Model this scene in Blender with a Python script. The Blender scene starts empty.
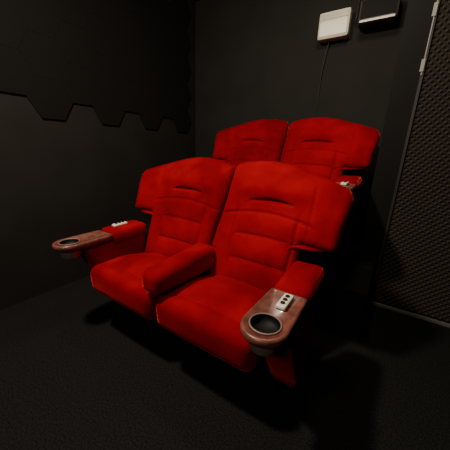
import bpy, bmesh, math, random
from mathutils import Vector, Matrix, noise
random.seed(3)
S=bpy.context.scene
D=bpy.data

# ---------------- materials ----------------
def mat(name,col,rough=.6,metal=0,bump=0,bscale=200,var=0,vscale=6,sheen=0,sheencol=(1,1,1,1),spec=.5,coat=0,detail=3):
    m=D.materials.new(name);m.use_nodes=True
    nt=m.node_tree;b=nt.nodes['Principled BSDF']
    b.inputs['Roughness'].default_value=rough
    b.inputs['Metallic'].default_value=metal
    b.inputs['Specular IOR Level'].default_value=spec
    b.inputs['Coat Weight'].default_value=coat
    b.inputs['Sheen Weight'].default_value=sheen
    b.inputs['Sheen Tint'].default_value=sheencol
    b.inputs['Sheen Roughness'].default_value=.3
    tc=nt.nodes.new('ShaderNodeTexCoord')
    n=nt.nodes.new('ShaderNodeTexNoise');n.inputs['Scale'].default_value=vscale;n.inputs['Detail'].default_value=detail
    nt.links.new(tc.outputs['Object'],n.inputs['Vector'])
    r=nt.nodes.new('ShaderNodeValToRGB')
    c=Vector(col[:3])
    lo=c*(1-var);hi=c*(1+var)
    r.color_ramp.elements[0].position=.35;r.color_ramp.elements[1].position=.65
    r.color_ramp.elements[0].color=(*lo,1);r.color_ramp.elements[1].color=(*hi,1)
    nt.links.new(n.outputs['Fac'],r.inputs['Fac'])
    nt.links.new(r.outputs['Color'],b.inputs['Base Color'])
    if bump>0:
        n2=nt.nodes.new('ShaderNodeTexNoise');n2.inputs['Scale'].default_value=bscale;n2.inputs['Detail'].default_value=2
        nt.links.new(tc.outputs['Object'],n2.inputs['Vector'])
        bp=nt.nodes.new('ShaderNodeBump');bp.inputs['Strength'].default_value=bump;bp.inputs['Distance'].default_value=.004
        nt.links.new(n2.outputs['Fac'],bp.inputs['Height']);nt.links.new(bp.outputs['Normal'],b.inputs['Normal'])
    return m
M_red=mat('red_velvet',(.235,.0012,.0045),.9,bump=.25,bscale=300,var=.28,vscale=4,sheen=.9,sheencol=(1,.06,.07,1),spec=.03,detail=4)
M_tray=mat('burgundy_tray',(.15,.048,.034),.36,var=.3,vscale=25,coat=.2)
M_black=mat('black_plastic',(.008,.008,.008),.5,bump=.1)
M_foot=mat('black_powder_coat',(.004,.004,.004),.85,spec=.1)
M_cup=mat('cup_well_black',(.004,.004,.004),.6,spec=.2)
M_ring=mat('cup_ring_satin',(.20,.13,.105),.5,metal=.2)
M_cream=mat('cream_plastic',(.75,.68,.55),.4)
M_grey=mat('grey_metal',(.30,.26,.23),.4,metal=.5)
M_wall=mat('black_wall_paint',(.015,.0138,.0115),.8,bump=.1,bscale=60,var=.1,vscale=3,spec=.2)
M_pil=mat('dark_pilaster',(.006,.0056,.005),.7,bump=.1,spec=.15)
M_hex=mat('hex_felt_black',(.0085,.0078,.0068),.95,bump=.2,bscale=150,spec=.1)
M_floor=mat('black_carpet',(.0105,.0100,.0100),.95,bump=.5,bscale=260,var=.45,vscale=120,spec=.1)
M_foam=mat('foam_brown',(.030,.023,.018),.85,bump=.2,bscale=100,spec=.2)
M_alu=mat('aluminium_trim',(.27,.25,.225),.45,metal=.6)
M_dalu=mat('dark_trim',(.04,.037,.034),.45,metal=.5)
M_cab=mat('cabinet_charcoal',(.05,.046,.04),.5)
M_ceil=mat('ceiling_black',(.01,.01,.01),.9)

def finish(bm,name,m,parent=None,smooth=True,loc=(0,0,0)):
    bmesh.ops.remove_doubles(bm,verts=bm.verts,dist=1e-5)
    bmesh.ops.recalc_face_normals(bm,faces=bm.faces)
    me=D.meshes.new(name);bm.to_mesh(me);bm.free()
    if smooth:
        for p in me.polygons:p.use_smooth=True
    ob=D.objects.new(name,me);S.collection.objects.link(ob)
    me.materials.append(m);ob.location=loc
    if parent:ob.parent=parent
    return ob

def rbox(name,c,h,r,m,parent=None,n=(10,10,10),fn=None,smooth=True):
    bm=bmesh.new()
    def cl(v,a):return max(-a,min(a,v))
    for ax in range(3):
        for s in (-1,1):
            u,v=[k for k in range(3) if k!=ax]
            g=[]
            for i in range(n[u]+1):
                row=[]
                for j in range(n[v]+1):
                    p=[0,0,0];p[ax]=s*h[ax]
                    a=-math.cos(math.pi*i/n[u]);b=-math.cos(math.pi*j/n[v])
                    a=.5*a+.5*(2*i/n[u]-1);b=.5*b+.5*(2*j/n[v]-1)
                    p[u]=a*h[u];p[v]=b*h[v]
                    inn=Vector([cl(p[k],h[k]-r) for k in range(3)])
                    d=Vector(p)-inn
                    if d.length>1e-9:d=d.normalized()*r
                    q=inn+d+Vector(c)
                    if fn:q=Vector(fn(q.x,q.y,q.z))
                    row.append(bm.verts.new(q))
                g.append(row)
            for i in range(n[u]):
                for j in range(n[v]):
                    bm.faces.new((g[i][j],g[i+1][j],g[i+1][j+1],g[i][j+1]))
    return finish(bm,name,m,parent,smooth)

def box(name,x0,x1,y0,y1,z0,z1,m,parent=None):
    bm=bmesh.new()
    bmesh.ops.create_cube(bm,size=1)
    for v in bm.verts:
        v.co=Vector((x0+(v.co.x+.5)*(x1-x0),y0+(v.co.y+.5)*(y1-y0),z0+(v.co.z+.5)*(z1-z0)))
    return finish(bm,name,m,parent,False)

def lerp_tab(tab,x):
    if x<=tab[0][0]:return tab[0][1]
    for (a,b),(c,d) in zip(tab,tab[1:]):
        if x<=c:
            return b+(d-b)*(x-a)/(c-a)
    return tab[-1][1]
def ss(a,b,x):
    t=max(0,min(1,(x-a)/(b-a)));return t*t*(3-2*t)
def wr(x,y,z,k=1):
    # very soft upholstery unevenness
    return .0024*k*noise.noise(Vector((x*6,y*6,z*6+3)))+.0010*k*noise.noise(Vector((x*20,y*15,z*15)))

ZT=[(0,1.095),(.04,1.110),(.1,1.128),(.2,1.140),(.3,1.140),(.4,1.125),(.5,1.10),(.6,1.072),(.68,1.046),(.76,1.02)]
BODY=.56;WB=.735
def Yc(z):
    k=z-.5
    return .53+.30*k+.2*max(k,0)**2
def backpad(name,sg,parent,shift=0):
    bm=bmesh.new()
    NR=130;N=90;z0=.40;H=1.14-z0;T=.12;R=.055
    loops=[]
    CX=.30+sg*shift*1.2
    for j in range(NR+1):
        t=1-(1-j/NR)**1.25
        zb=z0+t*H
        w=ss(.718,.738,zb)
        xr=BODY+(.738-BODY)*w+.020*ss(.74,1.05,zb)
        xr-=.02*(1-ss(.735,.765,zb))*w
        tc=max(0,(zb-1.08)/.06); xr-=.040*(1-math.sqrt(max(0,1-tc*tc)))
        xl=.006+.02*(1-math.sqrt(max(0,1-tc*tc)))+sg*shift*ss(.5,.95,zb)
        fr=[];bk=[]
        for i in range(N+1):
            u=-math.cos(math.pi*i/N);u=.35*u+.65*(2*i/N-1)
            x=xl+(u+1)/2*(xr-xl)
            dev=(lerp_tab(ZT,x)-1.14)
            z=zb+dev*ss(.80,1.14,zb)
            ztop=1.14+dev
            d=min(x-xl,xr-x,(ztop-z)*1.0,z-z0)
            if x>BODY:d=min(d,max(z-WB,xr-x if z<WB else 0))
            elif z>WB:d=min(d,math.hypot(x-BODY,z-WB)+.0)
            d=max(d,0)
            q=1-min(d/R,1)
            fac=math.sqrt(max(0,1-q*q))
            yc=Yc(z)-.030*ss(.54,.74,x)
            f=T/2*fac
            b=0
            if fac>.2:
                def groove(dd,dep,wd):return -dep*math.exp(-(dd/wd)**2)
                for cx in (CX-.165-.02*math.sin((z-.5)*5),CX+.165+.02*math.sin((z-.5)*5)):
                    b+=groove(x-cx,.011,.007)*(1-ss(.84,.90,z))
                inside=1-ss(.15,.19,abs(x-CX))
                for zc in (.60,.74):
                    b+=groove(z-(zc-.25*(x-CX)**2),.008,.007)*inside
                b+=.011*inside*abs(math.sin((z-.60)/.14*math.pi))*(1-ss(.84,.90,z))
                b+=groove(z-(.865-.5*(x-CX)**2),.009,.008)*(1-ss(.24,.30,abs(x-CX)))
                # head roll: bulge that falls away into a soft fold beneath it
                side=1-ss(.14,.34,abs(x-CX))
                b+=.028*math.exp(-((z-.995)/.060)**2)*side
                k=max(0,1-((x-CX-.01)/.135)**2)
                if k>0: b+=-.024*k**.5*math.exp(-((z-(.922+.010*k))/(.005+.006*k))**2)
                b+=groove(x-.585,.008,.008)*ss(.76,.80,z)*(1-ss(1.0,1.06,z))
                b+=wr(sg*x,0,z,1.3)
            f+=b*min(1,fac)
            fr.append(bm.verts.new((sg*x,yc-f,z)))
            bk.append(bm.verts.new((sg*x,yc+T/2*fac*.6,z)))
        loops.append(fr+bk[::-1])
    L=len(loops[0])
    for a,b in zip(loops,loops[1:]):
        for i in range(L):
            k=(i+1)%L
            bm.faces.new((a[i],a[k],b[k],b[i]))
    bmesh.ops.remove_doubles(bm,verts=bm.verts,dist=1e-4)
    return finish(bm,name,M_red,parent)

def cushion(name,sg,parent):
    x0,x1=.008,.568;y0,y1=.048,.53;zt=.487;zb=.305
    cx=(x0+x1)/2
    def fn(x,y,z):
        k=(z-zb)/(zt-zb)
        if k>.5:
            w=ss(.5,1,k)
            z+=w*(.022*(1-((x-cx)/.28)**2))
            z-=w*.045*ss(.25,.53,y)
            z+=w*wr(sg*x,y,0,1.5)
            def g(dd,dep,wd):return dep*math.exp(-(dd/wd)**2)
            if k>.85:
                z-=g(abs(x-cx)-.20,.010,.008)*ss(.08,.12,y)
                z-=g(y-.135+.1*(x-cx)**2,.012,.009)*(1-ss(.19,.21,abs(x-cx)))
                z+=.010*(1-ss(.14,.20,abs(x-cx)))*ss(.14,.2,y)
        y+=.015*(1-k)*(1-ss(.1,.3,y))
        if y<.12: y-=.014*math.sin(math.pi*min(1,max(0,k)))*(1-.5*((x-cx)/.28)**2)
        return (sg*x,y,z)
    return rbox(name,(cx,(y0+y1)/2,(zt+zb)/2),((x1-x0)/2,(y1-y0)/2,(zt-zb)/2),.050,M_red,parent,(56,56,18),fn)

def tray(name,sg,parent,cx=.629,z=.65,remote_on_pad=False):
    bm=bmesh.new();N=120
    hw=.083;yr=.235
    def out(a,off):
        R=hw-off
        dx,dy=math.sin(a),-math.cos(a)
        if dy<=0: return (R*dx,R*dy*1.06)
        hwr=R*.93
        t=1e9
        if abs(dx)>1e-6:
            t=R/(abs(dx)+(R-hwr)*dy/yr)
        t=min(t,(yr-off)/dy)
        return (t*dx,t*dy)
    def loop(off,zz):
        return [bm.verts.new((sg*(cx+p[0]),p[1],zz)) for p in (out(2*math.pi*i/N,off) for i in range(N))]
    def circ(r,zz):
        return [bm.verts.new((sg*(cx+r*math.sin(2*math.pi*i/N)),-r*math.cos(2*math.pi*i/N),zz)) for i in range(N)]
    ls=[loop(.03,z-.05),loop(.008,z-.035),loop(0,z-.022),loop(0,z-.008),loop(.003,z-.002),loop(.009,z),loop(.013,z-.001),loop(.016,z-.004),circ(.053,z-.004),circ(.052,z-.03),circ(.046,z-.05)]
    for a,b in zip(ls,ls[1:]):
        for i in range(N):
            k=(i+1)%N;bm.faces.new((a[i],a[k],b[k],b[i]))
    finish(bm,name,M_tray,parent)
    prof=[(.0515,z-.003),(.050,z-.015),(.044,z-.030),(0.0001,z-.031)]
    prof2=[(.054,z-.05),(.050,z-.09),(.044,z-.098),(0.0001,z-.099)]
    for pr,mm,nm in ((prof,M_cup,'_well'),(prof2,M_grey,'_cup_base')):
        b=bmesh.new();rs=[[b.verts.new((sg*(cx+r*math.cos(2*math.pi*i/64)),r*math.sin(2*math.pi*i/64),zz)) for i in range(64)] for r,zz in pr]
        for p,q in zip(rs,rs[1:]):
            for i in range(64):
                k=(i+1)%64;b.faces.new((p[i],p[k],q[k],q[i]))
        finish(b,name+nm,mm,parent)
    b=bmesh.new();rs=[]
    for j in range(12):
        t=2*math.pi*j/12;r=.0535+.0035*math.cos(t);zz=z-.002+.003*math.sin(t)
        rs.append([b.verts.new((sg*(cx+r*math.cos(2*math.pi*i/72)),r*math.sin(2*math.pi*i/72),zz)) for i in range(72)])
    for j in range(12):
        p,q=rs[j],rs[(j+1)%12]
        for i in range(72):
            k=(i+1)%72;b.faces.new((p[i],p[k],q[k],q[i]))
    finish(b,name+'_ring',M_ring,parent)
    ry=.15;zr=z
    if remote_on_pad: ry=.35;zr=z+.018
    rbox(name+'_remote',(sg*(cx+.012),ry,zr+.006),(.019,.052,.009),.006,M_cream,parent,(6,8,4))
    for k,(bx,by,rr) in enumerate(((0,.026,.010),(0,0,.010),(0,-.026,.010))):
        b=bmesh.new();bmesh.ops.create_cone(b,cap_ends=True,segments=24,radius1=rr,radius2=rr*.85,depth=.004)
        for v in b.verts:v.co+=Vector((sg*(cx+.012)+bx,ry+by,zr+.0165))
        finish(b,name+'_button_%d'%k,M_black,parent,False)

def loveseat(name,loc,shift=0):
    e=D.objects.new(name,None);S.collection.objects.link(e);e.location=loc
    for sg,nm in ((-1,'left'),(1,'right')):
        backpad('backrest_'+nm,sg,e,shift)
        cushion('cushion_'+nm,sg,e)
        tray('tray_'+nm,sg,e,remote_on_pad=(sg<0))
        def fp(x,y,z):
            if z>.64: z+=(.018 if sg>0 else .003)*ss(.24,.40,y)+wr(x,y,z)
            return (sg*x,y,z)
        rbox('arm_pad_'+nm,(.632,.375,.62),(.078,.145,.046),.036,M_red,e,(16,24,12),fp)
        def fs(x,y,z):
            k=max(0,min(1,(.60-z)/.43))
            fy=.045+.22*k**1.2; by=.52-.04*k
            y=fy+(y-.1)/.4*(by-fy)
            return (sg*x,y,z)
        rbox('side_panel_'+nm,(.634,.30,.375),(.064,.20,.23),.03,M_red,e,(12,16,24),fs)
        rbox('side_foot_'+nm,(sg*.632,.40,.08),(.04,.07,.08),.01,M_foot,e,(4,4,4))
        rbox('seat_pan_'+nm,(sg*.285,.32,.28),(.265,.19,.03),.02,M_foot,e,(6,6,6))
        def fb(x,y,z):
            return (sg*x,y+(Yc(z)-.55)+.01,z)
        rbox('back_shell_'+nm,(.285,.60,.66),(.255,.018,.33),.015,M_black,e,(6,4,20),fb)
    def fc(x,y,z):
        k=1-ss(.03,.35,y)
        x*=1-.08*k
        if z>.58: z+=.012*ss(.05,.45,y)+wr(x,y,z,1.5)
        else: z-=.02*ss(.1,.4,y)
        return (x+shift*.3,y,z)
    rbox('centre_armrest',(0,.265,.572),(.070,.238,.062),.045,M_red,e,(18,36,14),fc)
    box('beam',-.60,.60,.34,.42,.19,.27,M_foot,e)
    for k,x in enumerate((-.30,.0,.30)):
        rbox('leg_%d'%k,(x,.42,.10),(.03,.04,.10),.008,M_foot,e,(3,3,3))
        rbox('foot_%d'%k,(x,.44,.006),(.05,.08,.006),.003,M_foot,e,(3,3,3))
    return e
loveseat('cinema_loveseat',(0,0,0),.035)
RZ=.355;RY=1.003
loveseat('cinema_loveseat',(0,RY,RZ))

# ---------------- room ----------------
XL=-1.36;YB=2.05;CZ=2.8
box('floor',XL,3.2,-3.0,YB,-.05,0,M_floor)
box('floor_riser',XL+.002,.90,.98,YB-.002,0,RZ,M_floor)
box('wall_left',XL-.08,XL,-3.0,YB,0,CZ,M_wall)
box('wall_back',XL-.08,3.2,YB,YB+.08,0,CZ,M_wall)
box('wall_right',3.2,3.28,-3.0,YB+.08,0,CZ,M_wall)
box('wall_front',XL-.08,3.28,-3.08,-3.0,0,CZ,M_wall)
box('ceiling',XL-.08,3.28,-3.08,YB+.08,CZ,CZ+.06,M_ceil)
box('wall_pilaster',.775,.925,1.575,YB,RZ,CZ,M_pil)
box('wall_stage_right',.925,3.2,1.60,YB,0,CZ,M_pil)

e=D.objects.new('acoustic_foam_panel',None);S.collection.objects.link(e)
bm=bmesh.new();p=.021;x0=.94;nx=44;nz=124
g=[[bm.verts.new((x0+i*p,1.578-(.013 if (i+j)%2 else 0),.035+j*p)) for j in range(nz)] for i in range(nx)]
for i in range(nx-1):
    for j in range(nz-1):
        if (i+j)%2: a=(g[i][j],g[i+1][j],g[i+1][j+1],g[i][j+1])
        else: a=(g[i+1][j],g[i+1][j+1],g[i][j+1],g[i][j])
        bm.faces.new((a[0],a[1],a[2]));bm.faces.new((a[0],a[2],a[3]))
finish(bm,'foam_sheet',M_foam,e,False)
X1=x0+(nx-1)*p
box('backing',.93,X1+.01,1.579,1.598,.01,2.66,M_pil,e)
box('edge_left',.925,.941,1.553,1.599,.01,2.66,M_dalu,e)
box('edge_left_strip',.925,.931,1.549,1.553,1.7,2.66,M_alu,e)
box('edge_bottom',.925,X1+.01,1.550,1.599,0,.018,M_alu,e)
box('edge_right',X1,X1+.012,1.553,1.599,.01,2.66,M_alu,e)
for k,z in enumerate((1.72,2.02)):
    box('hinge_%d'%k,.915,.935,1.545,1.553,z,z+.07,M_alu,e)

def hexes(name,rng_u,base,cols_rows,place,ph=0):
    bm=bmesh.new();s=.16;hh=s*math.sqrt(3)/2
    for c in range(rng_u[0],rng_u[1]):
        u=c*1.5*s+ph
        for r in range(cols_rows):
            zc=base+hh+2*hh*r+(hh if c%2 else 0)
            if zc+hh>CZ:continue
            A=[];B=[];C=[]
            for k in range(6):
                a=math.pi/3*k
                for L,rr,th in ((A,s-.0003,0),(B,s-.0003,.011),(C,s-.002,.012)):
                    L.append(bm.verts.new(place(u+rr*math.cos(a),zc+rr*math.sin(a),th)))
            bm.faces.new(C)
            for k in range(6):
                q=(k+1)%6
                bm.faces.new((A[k],A[q],B[q],B[k]));bm.faces.new((B[k],B[q],C[q],C[k]))
    return finish(bm,name,M_hex,None,False)
hexes('hexagonal_acoustic_tiles',(-10,7),1.375,5,lambda u,z,t:(XL+t,u,z),ph=.35)

# devices on the back wall
e=D.objects.new('wall_control_box',None);S.collection.objects.link(e)
rbox('case',(.235,YB-.05,2.25),(.125,.05,.10),.012,M_cream,e,(6,6,6))
box('face_panel',.125,.345,YB-.104,YB-.10,2.17,2.27,mat('ivory_face',(.85,.8,.68),.35),e)
box('vent_strip',.125,.345,YB-.104,YB-.10,2.29,2.33,M_grey,e)
def cable(name,pts,parent):
    cu=D.curves.new(name,'CURVE');cu.dimensions='3D';cu.bevel_depth=.004
    sp=cu.splines.new('BEZIER');sp.bezier_points.add(len(pts)-1)
    for bp,pp in zip(sp.bezier_points,pts):
        bp.co=pp;bp.handle_left_type=bp.handle_right_type='AUTO'
    o=D.objects.new(name,cu);S.collection.objects.link(o);cu.materials.append(M_black);o.parent=parent
cable('hanging_cable',[(.20,YB-.03,2.15),(.17,YB-.02,1.95),(.16,YB-.008,1.75),(.15,YB-.006,1.5)],e)
e=D.objects.new('wall_speaker',None);S.collection.objects.link(e)
cable('speaker_cable',[(.44,YB-.05,2.30),(.41,YB-.04,2.24),(.40,YB-.02,2.33),(.41,YB-.01,2.55)],e)
rbox('cabinet',(.57,YB-.08,2.27),(.135,.075,.08),.01,M_cab,e,(6,6,6))
box('grille',.45,.69,YB-.160,YB-.155,2.22,2.34,M_pil,e)
box('lower_trim',.45,.69,YB-.162,YB-.155,2.195,2.208,M_cream,e)

# ---------------- lights ----------------
def area(name,loc,tgt,size,power,col):
    l=D.lights.new(name,'AREA');l.shape='DISK';l.size=size;l.energy=power;l.color=col
    o=D.objects.new(name,l);S.collection.objects.link(o);o.location=loc
    o.rotation_euler=(Vector(tgt)-Vector(loc)).to_track_quat('-Z','Y').to_euler()
area('ceiling_light_key',(-.35,-.60,2.7),(0,.3,.5),.18,66,(1,.88,.72))
area('fill_light_front',(0.5,-2.2,2.3),(0,.3,.6),.4,12,(1,.88,.72))  # weak fill added in front of the seats, not a ceiling fixture
area('added_light_rear',(0.50,.8,2.72),(.35,1.5,.8),.3,12,(1,.88,.70))  # extra light added over the rear row, no fixture known there
w=D.worlds.new('World');S.world=w;w.use_nodes=True
w.node_tree.nodes['Background'].inputs[0].default_value=(.02,.018,.015,1)

# ---------------- camera ----------------
cam=D.cameras.new('camera');co=D.objects.new('camera',cam);S.collection.objects.link(co);S.camera=co
cam.sensor_fit='HORIZONTAL';cam.sensor_width=36;cam.lens=36*255/450;cam.clip_start=.01
y,pt,r=[math.radians(a) for a in (32.573,16.705,1.95)]
fw=Vector((-math.sin(y)*math.cos(pt),math.cos(y)*math.cos(pt),-math.sin(pt)))
rt=Vector((math.cos(y),math.sin(y),0));up=rt.cross(fw)
r2=rt*math.cos(r)+up*math.sin(r);u2=-rt*math.sin(r)+up*math.cos(r)
R=Matrix((r2,u2,-fw)).transposed().to_4x4()
co.matrix_world=Matrix.Translation((.896,-.690,1.205))@R
